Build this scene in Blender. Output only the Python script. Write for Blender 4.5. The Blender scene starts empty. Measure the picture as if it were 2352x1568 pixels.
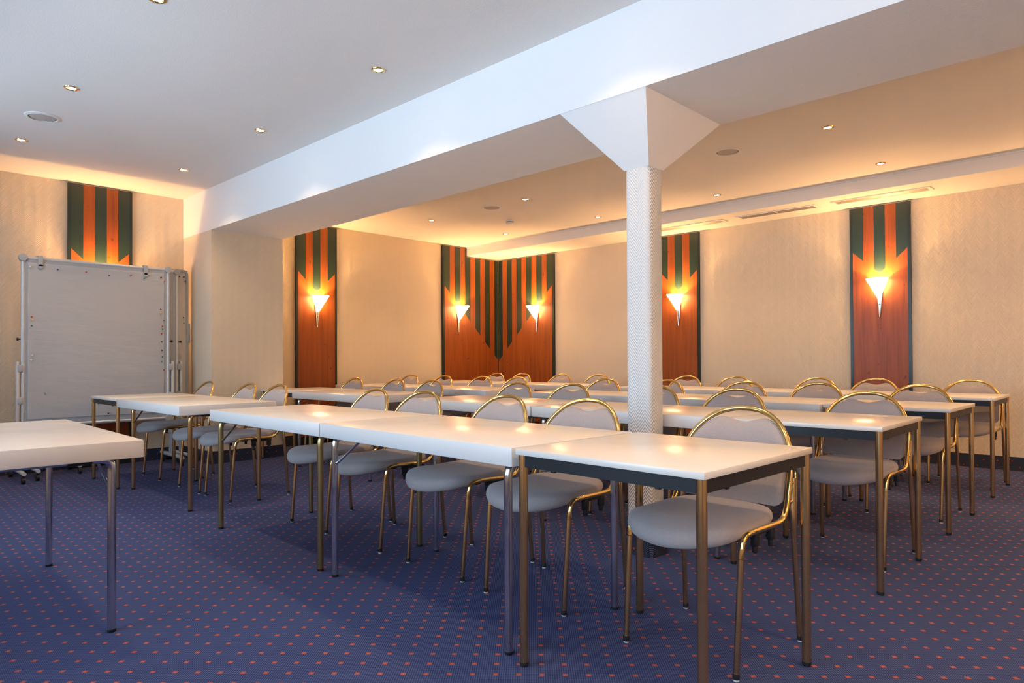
import bpy, bmesh, math, random
from math import sin, cos, pi, radians, sqrt
from mathutils import Matrix, Vector

random.seed(7)
S = bpy.context.scene
COL = S.collection

# ------------------------------------------------------------------ room figures (metres)
YL, XR = 7.696, 7.676            # far walls
XW, YB = -1.30, -1.60            # window wall, wall behind
ZC, ZC2, ZS = 2.802, 2.755, 2.625  # ceilings and dropped soffit
XB, XB2, ZB = 2.835, 3.612, 2.374  # beam
YP = 6.958                       # pilaster face
XS = 6.985                       # soffit face
TH = 0.737                       # table height

# ------------------------------------------------------------------ node helpers
def mat(name):
    m = bpy.data.materials.new(name); m.use_nodes = True
    nt = m.node_tree
    return m, nt, nt.nodes['Principled BSDF']

class G:
    """tiny wrapper to build math graphs"""
    def __init__(s, nt): s.nt = nt
    def n(s, t, **k):
        nd = s.nt.nodes.new(t)
        for a, b in k.items(): setattr(nd, a, b)
        return nd
    def lk(s, a, b): s.nt.links.new(a, b)
    def m(s, op, a, b=None, c=None, clamp=False):
        nd = s.n('ShaderNodeMath', operation=op); nd.use_clamp = clamp
        for i, v in enumerate((a, b, c)):
            if v is None: continue
            if isinstance(v, (int, float)): nd.inputs[i].default_value = v
            else: s.lk(v, nd.inputs[i])
        return nd.outputs[0]
    def mix(s, f, a, b):
        nd = s.n('ShaderNodeMix', data_type='RGBA')
        for k, v in ((0, f), (6, a), (7, b)):
            if isinstance(v, (int, float)): nd.inputs[k].default_value = v
            elif isinstance(v, tuple): nd.inputs[k].default_value = (*v, 1)
            else: s.lk(v, nd.inputs[k])
        return nd.outputs[2]
    def pos(s):
        g = s.n('ShaderNodeNewGeometry'); x = s.n('ShaderNodeSeparateXYZ'); s.lk(g.outputs['Position'], x.inputs[0])
        return g, x.outputs[0], x.outputs[1], x.outputs[2]
    def noise(s, vec, scale, detail=3, rough=.5, dist=0):
        nd = s.n('ShaderNodeTexNoise'); nd.inputs['Scale'].default_value = scale
        nd.inputs['Detail'].default_value = detail; nd.inputs['Roughness'].default_value = rough
        nd.inputs['Distortion'].default_value = dist
        if vec is not None: s.lk(vec, nd.inputs['Vector'])
        return nd.outputs[0]
    def mapv(s, vec, sc):
        nd = s.n('ShaderNodeMapping'); nd.inputs['Scale'].default_value = sc; s.lk(vec, nd.inputs['Vector'])
        return nd.outputs[0]
    def bump(s, h, strength, dist, bsdf):
        nd = s.n('ShaderNodeBump'); nd.inputs['Strength'].default_value = strength
        nd.inputs['Distance'].default_value = dist; s.lk(h, nd.inputs['Height'])
        s.lk(nd.outputs[0], bsdf.inputs['Normal'])
    def ramp(s, f, stops):
        nd = s.n('ShaderNodeValToRGB'); cr = nd.color_ramp
        while len(cr.elements) < len(stops): cr.elements.new(.5)
        for e, (p, c) in zip(cr.elements, stops): e.position = p; e.color = (*c, 1)
        s.lk(f, nd.inputs[0]); return nd.outputs[0]

def simple(name, col, rough=.5, metal=0., spec=None, noise_amt=.06, nscale=40, bump=0., bscale=200, coat=0.):
    m, nt, b = mat(name); g = G(nt)
    tc = g.n('ShaderNodeTexCoord').outputs['Object']
    f = g.noise(tc, nscale, 3)
    c2 = tuple(max(0, c * (1 - noise_amt * 2)) for c in col)
    g.lk(g.mix(f, col, c2), b.inputs['Base Color'])
    b.inputs['Roughness'].default_value = rough; b.inputs['Metallic'].default_value = metal
    if spec is not None: b.inputs['Specular IOR Level'].default_value = spec
    if coat: b.inputs['Coat Weight'].default_value = coat; b.inputs['Coat Roughness'].default_value = .12
    if bump:
        g.bump(g.noise(tc, bscale, 2), bump, .002, b)
    return m

# wallpaper with an embossed herringbone
def m_wallpaper(name, col, dark=.90, strength=.55):
    m, nt, b = mat(name); g = G(nt)
    ge, x, y, z = g.pos()
    nx = g.n('ShaderNodeSeparateXYZ'); g.lk(ge.outputs['True Normal'], nx.inputs[0])
    isx = g.m('GREATER_THAN', g.m('ABSOLUTE', nx.outputs[0]), .6)
    u = g.m('ADD', g.m('MULTIPLY', isx, y), g.m('MULTIPLY', g.m('SUBTRACT', 1., isx), x))
    P = .088
    tri = g.m('ABSOLUTE', g.m('SUBTRACT', g.m('FRACT', g.m('DIVIDE', u, P)), .5))      # 0..0.5
    ph = g.m('DIVIDE', g.m('ADD', z, g.m('MULTIPLY', tri, P * 1.35)), .0185)
    st = g.m('ABSOLUTE', g.m('SUBTRACT', g.m('FRACT', ph), .5))
    st = g.m('MULTIPLY', st, 2.)
    big = g.noise(ge.outputs['Position'], 1.3, 2)
    c = g.mix(st, tuple(v * dark for v in col), col)
    c = g.mix(g.m('MULTIPLY', big, .12), c, tuple(v * .86 for v in col))
    g.lk(c, b.inputs['Base Color'])
    b.inputs['Roughness'].default_value = .55
    b.inputs['Specular IOR Level'].default_value = .35
    g.bump(st, strength, .004, b)
    return m

def m_plaster(name, col):
    m, nt, b = mat(name); g = G(nt)
    ge, x, y, z = g.pos()
    f = g.noise(ge.outputs['Position'], 2.0, 3)
    g.lk(g.mix(f, col, tuple(v * .95 for v in col)), b.inputs['Base Color'])
    b.inputs['Roughness'].default_value = .75
    g.bump(g.noise(ge.outputs['Position'], 140, 3), .22, .004, b)
    return m

def m_carpet(name, base, dotc, vertical=False):
    m, nt, b = mat(name); g = G(nt)
    ge, x, y, z = g.pos()
    if vertical:
        a_, b_ = g.m('ADD', x, y), z
    else:
        a_, b_ = x, y
    th = radians(-2.6); P = .1085
    def lattice(P, x0, y0):
        dx = g.m('SUBTRACT', a_, x0); dy = g.m('SUBTRACT', b_, y0)
        u = g.m('DIVIDE', g.m('ADD', g.m('MULTIPLY', dx, cos(th)), g.m('MULTIPLY', dy, sin(th))), P)
        v = g.m('DIVIDE', g.m('SUBTRACT', g.m('MULTIPLY', dy, cos(th)), g.m('MULTIPLY', dx, sin(th))), P)
        out = []
        for o in (.5, 0.):
            fu = g.m('ABSOLUTE', g.m('SUBTRACT', g.m('FRACT', g.m('ADD', u, o)), .5))
            fv = g.m('ABSOLUTE', g.m('SUBTRACT', g.m('FRACT', g.m('ADD', v, o)), .5))
            out.append(g.m('ADD', fu, fv))
        return g.m('MINIMUM', *out)
    d = lattice(P, .495, 2.795)
    nz = g.noise(ge.outputs['Position'], 260, 2)
    d2 = g.m('ADD', d, g.m('MULTIPLY', g.m('SUBTRACT', nz, .5), .06))
    dot = g.m('LESS_THAN', d2, .120)
    core = g.m('LESS_THAN', d2, .05)
    s = lattice(P / 10, .495, 2.795)
    speck = g.m('MULTIPLY', g.m('LESS_THAN', s, .24), g.m('GREATER_THAN', d, .15))
    f1 = g.noise(ge.outputs['Position'], 300, 3, .7)
    f2 = g.noise(ge.outputs['Position'], 1.1, 2)
    c = g.mix(f1, tuple(v * .62 for v in base), tuple(v * 1.30 for v in base))
    c = g.mix(g.m('MULTIPLY', f2, .3), c, tuple(v * .8 for v in base))
    c = g.mix(g.m('MULTIPLY', speck, .30), c, (.30, .36, .58))
    c = g.mix(g.m('MULTIPLY', dot, .74), c, dotc)
    c = g.mix(g.m('MULTIPLY', core, .35), c, (.60, .25, .12))
    g.lk(c, b.inputs['Base Color'])
    b.inputs['Roughness'].default_value = .95
    b.inputs['Specular IOR Level'].default_value = .15
    g.bump(f1, .5, .004, b)
    return m

def m_wood(name):
    m, nt, b = mat(name); g = G(nt)
    ge, x, y, z = g.pos()
    v = g.mapv(ge.outputs['Position'], (9, 9, .55))
    n1 = g.noise(v, 2.2, 5, .6, .35)
    v2 = g.mapv(ge.outputs['Position'], (120, 120, 3.0))
    n2 = g.noise(v2, 1.5, 3, .6)
    k = g.noise(g.mapv(ge.outputs['Position'], (1, 1, .75)), 22, 1, .4)
    knot = g.m('MULTIPLY', g.m('GREATER_THAN', k, .745), .7)
    f = g.m('ADD', g.m('MULTIPLY', n1, .8), g.m('MULTIPLY', n2, .35), clamp=True)
    c = g.ramp(f, [(.25, (.14, .030, .005)), (.55, (.27, .062, .009)), (.85, (.37, .100, .016))])
    c = g.mix(knot, c, (.11, .022, .008))
    g.lk(c, b.inputs['Base Color'])
    b.inputs['Roughness'].default_value = .42
    b.inputs['Specular IOR Level'].default_value = .35
    b.inputs['Coat Weight'].default_value = .06; b.inputs['Coat Roughness'].default_value = .2
    return m

def m_laminate(name, col, rough, scratch=0.):
    m, nt, b = mat(name); g = G(nt)
    tc = g.n('ShaderNodeTexCoord').outputs['Object']
    f = g.noise(tc, 6, 4)
    c = g.mix(g.m('MULTIPLY', f, .5), col, tuple(v * .93 for v in col))
    if scratch:
        s = g.noise(g.mapv(tc, (90, 26, 160)), 1.0, 4, .7)
        s = g.m('MULTIPLY', g.m('GREATER_THAN', s, .70), scratch)
        c = g.mix(s, c, tuple(v * .45 for v in col))
    g.lk(c, b.inputs['Base Color'])
    r = g.m('ADD', g.m('MULTIPLY', f, .10), rough - .05)
    g.lk(r, b.inputs['Roughness'])
    g.bump(g.noise(tc, 420, 2), .05, .001, b)
    return m

def m_fabric(name, col):
    m, nt, b = mat(name); g = G(nt)
    tc = g.n('ShaderNodeTexCoord').outputs['Object']
    a = g.noise(g.mapv(tc, (60, 700, 60)), 1.6, 2)
    c_ = g.noise(g.mapv(tc, (700, 60, 700)), 1.6, 2)
    f = g.m('MULTIPLY', g.m('ADD', a, c_), .5)
    g.lk(g.mix(f, tuple(v * .62 for v in col), tuple(v * 1.32 for v in col)), b.inputs['Base Color'])
    b.inputs['Roughness'].default_value = .9
    b.inputs['Specular IOR Level'].default_value = .2
    b.inputs['Sheen Weight'].default_value = .25
    g.bump(f, .35, .002, b)
    return m

def m_metal(name, col, rough, wear=.08):
    m, nt, b = mat(name); g = G(nt)
    tc = g.n('ShaderNodeTexCoord').outputs['Object']
    f = g.noise(tc, 30, 4)
    g.lk(g.mix(f, col, tuple(v * .88 for v in col)), b.inputs['Base Color'])
    b.inputs['Metallic'].default_value = 1.
    g.lk(g.m('ADD', g.m('MULTIPLY', f, wear), rough - wear * .4), b.inputs['Roughness'])
    return m

def m_emit(name, col, strength, base=(.9, .9, .9)):
    m, nt, b = mat(name)
    b.inputs['Base Color'].default_value = (*base, 1)
    b.inputs['Emission Color'].default_value = (*col, 1)
    b.inputs['Emission Strength'].default_value = strength
    b.inputs['Roughness'].default_value = .4
    return m

def m_paper(name):
    m, nt, b = mat(name); g = G(nt)
    ge, x, y, z = g.pos()
    w = g.noise(g.mapv(ge.outputs['Position'], (2.2, 1, 11)), 1.4, 4, .55, .4)
    g.lk(g.mix(w, (.86, .85, .85), (.80, .79, .80)), b.inputs['Base Color'])
    b.inputs['Roughness'].default_value = .7
    g.bump(w, .35, .010, b)
    return m

def m_felt(name, col):
    m, nt, b = mat(name); g = G(nt)
    tc = g.n('ShaderNodeTexCoord').outputs['Object']
    f = g.noise(tc, 170, 3, .7)
    g.lk(g.mix(f, tuple(v * .7 for v in col), tuple(v * 1.3 for v in col)), b.inputs['Base Color'])
    b.inputs['Roughness'].default_value = .95
    g.bump(f, .3, .002, b)
    return m

def m_glass(name):
    m = bpy.data.materials.new(name); m.use_nodes = True
    nt = m.node_tree; nt.nodes.clear(); g = G(nt)
    o = g.n('ShaderNodeOutputMaterial'); t = g.n('ShaderNodeBsdfTransparent'); gl = g.n('ShaderNodeBsdfGlossy')
    gl.inputs['Roughness'].default_value = .02
    fr = g.n('ShaderNodeFresnel'); fr.inputs[0].default_value = 1.45
    mx = g.n('ShaderNodeMixShader'); g.lk(fr.outputs[0], mx.inputs[0]); g.lk(t.outputs[0], mx.inputs[1]); g.lk(gl.outputs[0], mx.inputs[2])
    g.lk(mx.outputs[0], o.inputs[0]); return m

M = dict(
    wallpaper=m_wallpaper('wallpaper_cream', (.77, .645, .49)),
    columnpaper=m_wallpaper('wallpaper_column', (.80, .77, .73), .93, .8),
    ceiling=m_plaster('ceiling_paint', (.80, .77, .74)),
    beam=m_plaster('beam_paint', (.84, .82, .80)),
    carpet=m_carpet('carpet_blue', (.030, .050, .150), (.42, .10, .068)),
    skirting=m_carpet('carpet_skirting_shaded', (.017, .021, .036), (.20, .05, .03), True),  # floor carpet darkened, shade put into the colour
    wood=m_wood('cherry_veneer'),
    green=simple('green_lacquer', (.012, .030, .021), .38, nscale=8),
    greentrim=simple('dark_green_edge', (.010, .020, .017), .30, nscale=8),
    top=m_laminate('laminate_top', (.74, .70, .64), .24),
    edge=m_laminate('laminate_edge', (.70, .68, .65), .36, .35),
    gold=m_metal('polished_brass', (.86, .60, .22), .12),
    goldleg=m_metal('brass_leg', (.80, .52, .24), .20, .10),
    bronze=m_metal('bronze_leg', (.46, .36, .17), .30, .10),
    chrome=m_metal('worn_chrome', (.70, .72, .76), .16, .22),
    steel=m_metal('brushed_steel', (.62, .60, .56), .30),
    alu=simple('pale_aluminium', (.62, .64, .66), .35, .35, nscale=10),
    alugrey=simple('grey_joint_plastic', (.42, .43, .44), .5, nscale=10),
    apron=simple('dark_apron_steel', (.012, .013, .016), .42, nscale=14, noise_amt=.2),
    black=simple('black_plastic', (.015, .015, .016), .45),
    glide=simple('pale_glide', (.70, .72, .74), .3),
    fabric=m_fabric('grey_beige_weave', (.365, .312, .298)),
    underseat=simple('dark_shell', (.03, .028, .028), .6),
    white=simple('white_plastic', (.80, .78, .75), .45),
    grille=simple('speaker_grille', (.50, .46, .43), .7, bump=.4, bscale=400),
    vent=simple('vent_metal', (.34, .31, .27), .45, .3),
    ventdark=simple('vent_slot', (.16, .14, .12), .7),
    gap=simple('shadow_groove', (.05, .045, .04), .8),
    paper=m_paper('flip_paper'),
    felt=m_felt('grey_felt', (.36, .37, .39)),
    feltdark=m_felt('dark_felt', (.27, .25, .25)),
    beigefelt=m_felt('beige_board', (.62, .54, .47)),
    shade=m_emit('lamp_glass', (1., .60, .27), 24.0),
    bulb=m_emit('halogen_bulb', (1., .86, .62), 40.0),
    frame=simple('window_frame', (.75, .75, .75), .4),
    glass=m_glass('window_glass'),
    pin_red=simple('pin_red', (.55, .02, .02), .35), pin_blue=simple('pin_blue', (.02, .09, .35), .35),
    pin_green=simple('pin_green', (.01, .20, .14), .35), pin_white=simple('pin_white', (.75, .75, .75), .35),
    pin_yellow=simple('pin_yellow', (.75, .50, .05), .35), pin_black=simple('pin_black', (.02, .02, .02), .35),
)

# ------------------------------------------------------------------ mesh helpers
def add_box(bm, x0, x1, y0, y1, z0, z1, bev=0., seg=2):
    r = bmesh.ops.create_cube(bm, size=1.)
    vs = r['verts']
    for v in vs:
        v.co = Vector(((x0 + x1) / 2 + v.co.x * (x1 - x0), (y0 + y1) / 2 + v.co.y * (y1 - y0), (z0 + z1) / 2 + v.co.z * (z1 - z0)))
    if bev:
        es = list({e for v in vs for e in v.link_edges})
        bmesh.ops.bevel(bm, geom=es, offset=bev, segments=seg, profile=.5, affect='EDGES')
    return vs

def smooth_path(pts, n=6, it=2):
    """Chaikin corner rounding, ends kept"""
    pts = [Vector(p) for p in pts]
    for _ in range(it):
        o = [pts[0]]
        for a, b in zip(pts, pts[1:]):
            o += [a * .75 + b * .25, a * .25 + b * .75]
        o.append(pts[-1]); pts = o
    return pts

def add_tube(bm, pts, r, seg=12, cap=True):
    pts = [Vector(p) for p in pts]
    n = len(pts); rings = []
    t0 = (pts[1] - pts[0]).normalized()
    up = Vector((0, 0, 1)) if abs(t0.z) < .9 else Vector((1, 0, 0))
    nrm = t0.cross(up).normalized(); prev = t0
    for i, p in enumerate(pts):
        if i == 0: t = t0
        elif i == n - 1: t = (pts[-1] - pts[-2]).normalized()
        else: t = ((pts[i + 1] - p).normalized() + (p - pts[i - 1]).normalized()).normalized()
        q = prev.rotation_difference(t); nrm = (q @ nrm).normalized(); prev = t
        bi = t.cross(nrm)
        rr = r[i] if isinstance(r, (list, tuple)) else r
        rings.append([bm.verts.new(p + (nrm * cos(2 * pi * k / seg) + bi * sin(2 * pi * k / seg)) * rr) for k in range(seg)])
    for a, b in zip(rings, rings[1:]):
        for k in range(seg):
            bm.faces.new((a[k], a[(k + 1) % seg], b[(k + 1) % seg], b[k]))
    if cap:
        bm.faces.new(list(reversed(rings[0]))); bm.faces.new(rings[-1])

def add_lathe(bm, prof, seg=24, c=(0, 0, 0), closed=True):
    """prof = [(r,z)...] about z through c"""
    rings = []
    for r, z in prof:
        if r < 1e-6: rings.append([bm.verts.new((c[0], c[1], c[2] + z))])
        else: rings.append([bm.verts.new((c[0] + r * cos(2 * pi * k / seg), c[1] + r * sin(2 * pi * k / seg), c[2] + z)) for k in range(seg)])
    for a, b in zip(rings, rings[1:]):
        for k in range(seg):
            k2 = (k + 1) % seg
            if len(a) == 1 and len(b) == 1: continue
            if len(a) == 1: bm.faces.new((a[0], b[k2], b[k]))
            elif len(b) == 1: bm.faces.new((a[k], a[k2], b[0]))
            else: bm.faces.new((a[k], a[k2], b[k2], b[k]))

def add_prism(bm, poly, d0, d1, fn):
    """poly 2-D outline extruded between depth d0 and d1; fn(a,b,d) -> xyz"""
    A = [bm.verts.new(fn(a, b, d0)) for a, b in poly]
    B = [bm.verts.new(fn(a, b, d1)) for a, b in poly]
    n = len(poly)
    bm.faces.new(A); bm.faces.new(list(reversed(B)))
    for i in range(n):
        bm.faces.new((A[i], B[i], B[(i + 1) % n], A[(i + 1) % n]))

def obj(name, bm, m, parent=None, smooth=True, angle=38):
    bmesh.ops.recalc_face_normals(bm, faces=bm.faces[:])
    me = bpy.data.meshes.new(name); bm.to_mesh(me); bm.free()
    me.materials.append(M[m] if isinstance(m, str) else m)
    if smooth:
        for p in me.polygons: p.use_smooth = True
        me.set_sharp_from_angle(angle=radians(angle))
    o = bpy.data.objects.new(name, me); COL.objects.link(o)
    if parent: o.parent = parent
    return o

def boxobj(name, m, parent, *a, bev=0.):
    bm = bmesh.new(); add_box(bm, *a, bev=bev); return obj(name, bm, m, parent)

def tag(o, label, cat, group=None):
    o['label'] = label; o['category'] = cat
    if group: o['group'] = group
    return o

def thing(name, label, cat, loc=(0, 0, 0), rz=0., group=None):
    o = bpy.data.objects.new(name, None); COL.objects.link(o)
    o.location = loc; o.rotation_euler = (0, 0, rz); o.empty_display_size = .1
    return tag(o, label, cat, group)

def struct(o):
    o['kind'] = 'structure'; return o

def dup(root, loc, rz, label):
    def cp(o, par):
        c = o.copy(); COL.objects.link(c); c.parent = par
        for ch in o.children: cp(ch, c)
        return c
    kids = list(root.children)
    r = root.copy(); COL.objects.link(r); r.location = loc; r.rotation_euler = (0, 0, rz); r['label'] = label
    for k in kids: cp(k, r)
    return r

# ------------------------------------------------------------------ room shell
def shell():
    bm = bmesh.new(); add_box(bm, XW - .2, XR + .2, YB - .2, YL + .2, -.12, 0.)
    struct(obj('floor', bm, 'carpet', smooth=False))
    bm = bmesh.new(); add_box(bm, XW, XR, YL, YL + .15, 0, 3.0)
    struct(obj('wall_left', bm, 'wallpaper', smooth=False))
    bm = bmesh.new(); add_box(bm, XR, XR + .15, YB, YL, 0, 3.0)
    struct(obj('wall_right', bm, 'wallpaper', smooth=False))
    bm = bmesh.new(); add_box(bm, XW, XR, YB - .15, YB, 0, 3.0)
    struct(obj('wall_back', bm, 'wallpaper', smooth=False))
    # window wall with three openings
    bm = bmesh.new()
    ys = [YB] + [v for w in WIN for v in w] + [YL]
    for a, b in zip(ys[0::2], ys[1::2]): add_box(bm, XW - .18, XW, a, b, 0, 3.0)
    for a, b in WIN:
        add_box(bm, XW - .18, XW, a, b, 0, WZ[0]); add_box(bm, XW - .18, XW, a, b, WZ[1], 3.0)
    struct(obj('wall_front', bm, 'wallpaper', smooth=False))
    for i, (a, b) in enumerate(WIN):
        e = bpy.data.objects.new('window_%d' % (i + 1), None); COL.objects.link(e); struct(e)
        bm = bmesh.new(); t = .05
        for y0, y1, z0, z1 in ((a, b, WZ[0], WZ[0] + t), (a, b, WZ[1] - t, WZ[1]), (a, a + t, WZ[0] + t, WZ[1] - t), (b - t, b, WZ[0] + t, WZ[1] - t), ((a + b) / 2 - .03, (a + b) / 2 + .03, WZ[0] + t, WZ[1] - t)):
            add_box(bm, XW - .12, XW - .06, y0, y1, z0, z1)
        obj('window_frame', bm, 'frame', e, smooth=False)
        bm = bmesh.new(); add_box(bm, XW - .095, XW - .088, a + .04, b - .04, WZ[0] + .04, WZ[1] - .04)
        obj('pane', bm, 'glass', e, smooth=False)
    # ceilings
    bm = bmesh.new()
    add_box(bm, XW, XB + .02, YB, YL, ZC, 3.0)
    add_box(bm, XB2 - .02, XS + .01, YB, YL, ZC2, 3.0)
    add_box(bm, XS, XR, YB, YL, ZS, 3.0)
    struct(obj('ceiling', bm, 'ceiling', smooth=False))
    # shadow groove along the soffit edge
    bm = bmesh.new(); add_box(bm, XS - .012, XS + .002, YB, YL - .02, ZC2 - .012, ZC2 + .002)
    struct(obj('trim_1', bm, 'ceiling', smooth=False))
    bm = bmesh.new(); add_box(bm, XB, XB2, YB, YL, ZB, 3.0)
    struct(obj('beam', bm, 'beam', smooth=False))
    bm = bmesh.new(); add_box(bm, XB + .001, XB2 - .001, YP, YL, 0, ZB)
    struct(obj('wall_pilaster', bm, 'wallpaper', smooth=False))
    # column with flared head
    x0, x1, y0, y1, zc = 3.065, 3.205, 1.945, 2.100, 2.062
    bm = bmesh.new()
    r = bmesh.ops.create_cube(bm, size=1.)
    for v in r['verts']:
        v.co = Vector(((x0 + x1) / 2 + v.co.x * (x1 - x0), (y0 + y1) / 2 + v.co.y * (y1 - y0), zc / 2 + v.co.z * zc))
    es = [e for e in bm.edges if abs(e.verts[0].co.z - e.verts[1].co.z) > .5]
    bmesh.ops.bevel(bm, geom=es, offset=.028, segments=5, profile=.5, affect='EDGES')
    col = struct(obj('column', bm, 'columnpaper'))
    bm = bmesh.new()
    X0, X1, Y0, Y1 = XB + .002, XB2 - .002, 1.815, 2.360
    lo = [bm.verts.new(p) for p in ((x0, y0, zc - .004), (x1, y0, zc - .004), (x1, y1, zc - .004), (x0, y1, zc - .004))]
    hi = [bm.verts.new(p) for p in ((X0, Y0, ZB + .001), (X1, Y0, ZB + .001), (X1, Y1, ZB + .001), (X0, Y1, ZB + .001))]
    bm.faces.new(list(reversed(lo))); bm.faces.new(hi)
    for i in range(4): bm.faces.new((lo[i], lo[(i + 1) % 4], hi[(i + 1) % 4], hi[i]))
    obj('flared_capital', bm, 'beam', col, smooth=False)
    bm = bmesh.new()
    r = bmesh.ops.create_cube(bm, size=1.)
    for v in r['verts']:
        v.co = Vector(((x0 + x1) / 2 + v.co.x * (x1 - x0 + .03), (y0 + y1) / 2 + v.co.y * (y1 - y0 + .03), .07 + v.co.z * .14))
    es = [e for e in bm.edges if abs(e.verts[0].co.z - e.verts[1].co.z) > .1]
    bmesh.ops.bevel(bm, geom=es, offset=.045, segments=5, profile=.5, affect='EDGES')
    obj('column_base', bm, 'skirting', col)
    # carpet skirting
    hb, tb = .125, .014
    def base(n, *a):
        bm = bmesh.new(); add_box(bm, *a, 0, hb); struct(obj('baseboard_' + n, bm, 'skirting', smooth=False))
    base('left', XW, XB, YL - tb, YL); base('far', XB2, XR, YL - tb, YL)
    base('right', XR - tb, XR, YB, YL - tb)
    bm = bmesh.new()
    add_box(bm, XB - tb, XB, YP - tb, YL - tb, 0, hb); add_box(bm, XB, XB2 + tb, YP - tb, YP, 0, hb); add_box(bm, XB2, XB2 + tb, YP, YL - tb, 0, hb)
    struct(obj('baseboard_pilaster', bm, 'skirting', smooth=False))

WIN = [(-1.2, .90), (2.0, 3.65), (4.35, 6.0)]
WZ = (.75, 2.45)
shell()

# ------------------------------------------------------------------ striped wall panels
# plane 'L': on the far left wall (runs along x, faces -y); plane 'R': on the right wall (runs along y, faces -x)
def plane_fn(pl):
    if pl == 'L': return lambda a, b, d: (a, YL - d, b)
    if pl == 'B': return lambda a, b, d: (a, YB + d, b)
    return lambda a, b, d: (XR - d, a, b)

def rect(a0, a1, b0, b1): return [(a0, b0), (a1, b0), (a1, b1), (a0, b1)]

def striped_panel(pl, a0, a1, ztop, label, zbot=.10):
    """single panel: three green stripes on cherry"""
    fn = plane_fn(pl); w = .028
    r = thing('wall_panel', label, 'wall panel', fn((a0 + a1) / 2, 0, 0), 0, 'striped wood wall panels')
    ox, oy, _ = r.location
    f2 = lambda a, b, d: tuple(Vector(fn(a, b, d)) - Vector((ox, oy, 0)))
    bm = bmesh.new(); add_prism(bm, rect(a0 + w, a1 - w, zbot, ztop), .001, .026, f2); obj('veneer_board', bm, 'wood', r, smooth=False)
    for q0, q1 in ((a0, a0 + w), (a1 - w, a1)):
        bm = bmesh.new(); add_prism(bm, rect(q0, q1, 0.001, ztop), .001, .030, f2); obj('edge_strip', bm, 'greentrim', r, smooth=False)
    bm = bmesh.new(); add_prism(bm, rect(a0 + w, a1 - w, .001, zbot), .001, .028, f2); obj('plinth', bm, 'greentrim', r, smooth=False)
    p = (a1 - a0 - 2 * w) / 5; i0 = a0 + w
    zt = 2.150; zl = 2.150 - p
    for k, poly in enumerate(([(i0, zt), (i0 + p, zl), (i0 + p, ztop), (i0, ztop)],
                              [(i0 + 2 * p, 1.957), (i0 + 2.5 * p, 1.957 - p / 2), (i0 + 3 * p, 1.957), (i0 + 3 * p, ztop), (i0 + 2 * p, ztop)],
                              [(i0 + 4 * p, zl), (i0 + 5 * p, zt), (i0 + 5 * p, ztop), (i0 + 4 * p, ztop)])):
        bm = bmesh.new(); add_prism(bm, poly, .026, .029, f2); obj('green_stripe', bm, 'green', r, smooth=False)
    return r

def corner_panel(pl, a0, a1, label):
    """panel in the corner: stripes step down towards the corner (a1)"""
    fn = plane_fn(pl); w = .038
    r = thing('wall_panel', label, 'wall panel', fn((a0 + a1) / 2, 0, 0), 0, 'striped wood wall panels')
    ox, oy, _ = r.location
    f2 = lambda a, b, d: tuple(Vector(fn(a, b, d)) - Vector((ox, oy, 0)))
    zt = ZS - .018; zt2 = ZC2 - .018; step = XS - .012
    if pl == 'L': out = [(a0 + w, .1), (a1, .1), (a1, zt), (step, zt), (step, zt2), (a0 + w, zt2)]
    else: out = rect(a0 + w, a1, .1, zt)
    bm = bmesh.new(); add_prism(bm, out, .001, .026, f2); obj('veneer_board', bm, 'wood', r, smooth=False)
    top0 = zt2 if pl == 'L' else zt
    bm = bmesh.new(); add_prism(bm, rect(a0, a0 + w, .001, top0), .001, .030, f2); obj('edge_strip', bm, 'greentrim', r, smooth=False)
    bm = bmesh.new(); add_prism(bm, rect(a0 + w, a1, .001, .1), .001, .028, f2); obj('plinth', bm, 'greentrim', r, smooth=False)
    i0 = a0 + w; p = .1035; s = 2.147
    k = 0
    while i0 + k * p < a1 - .02:
        l = i0 + k * p; h = min(l + p, a1)
        tp = top0 if (pl == 'L' and h < step) else zt
        poly = [(l, s - (l - i0)), (h, s - (h - i0)), (h, tp), (l, tp)]
        if pl == 'L' and l < step < h:
            poly = [(l, s - (l - i0)), (h, s - (h - i0)), (h, zt), (step, zt), (step, zt2), (l, zt2)]
        bm = bmesh.new(); add_prism(bm, poly, .026, .029, f2); obj('green_stripe', bm, 'green', r, smooth=False)
        k += 2
    return r

PW = .571
striped_panel('L', 2.035 - PW / 2, 2.035 + PW / 2, ZC - .016, 'green and cherry striped wall panel behind the rolling pinboards')
striped_panel('L', 4.435 - PW / 2, 4.435 + PW / 2, ZC2 - .016, 'green and cherry striped wall panel beside the wallpapered pilaster')
corner_panel('L', 6.495, 7.646, 'corner wall panel with stepped green stripes, the half notched around the ceiling soffit')
pR = corner_panel('R', 6.495, 7.646, 'corner wall panel with stepped green stripes, the half below the level soffit')
bm = bmesh.new(); add_box(bm, 7.634 - XR, 7.646 - XR, 7.655 - 7.0705, 7.667 - 7.0705, .01, 2.60); obj('corner_strip', bm, 'goldleg', pR, smooth=False)
striped_panel('R', 4.428 - PW / 2, 4.428 + PW / 2, ZS - .016, 'green and cherry striped wall panel partly hidden by the white column')
striped_panel('R', 2.106 - PW / 2, 2.106 + PW / 2, ZS - .016, 'green and cherry striped wall panel under the ceiling vent farthest from the corner')

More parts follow.
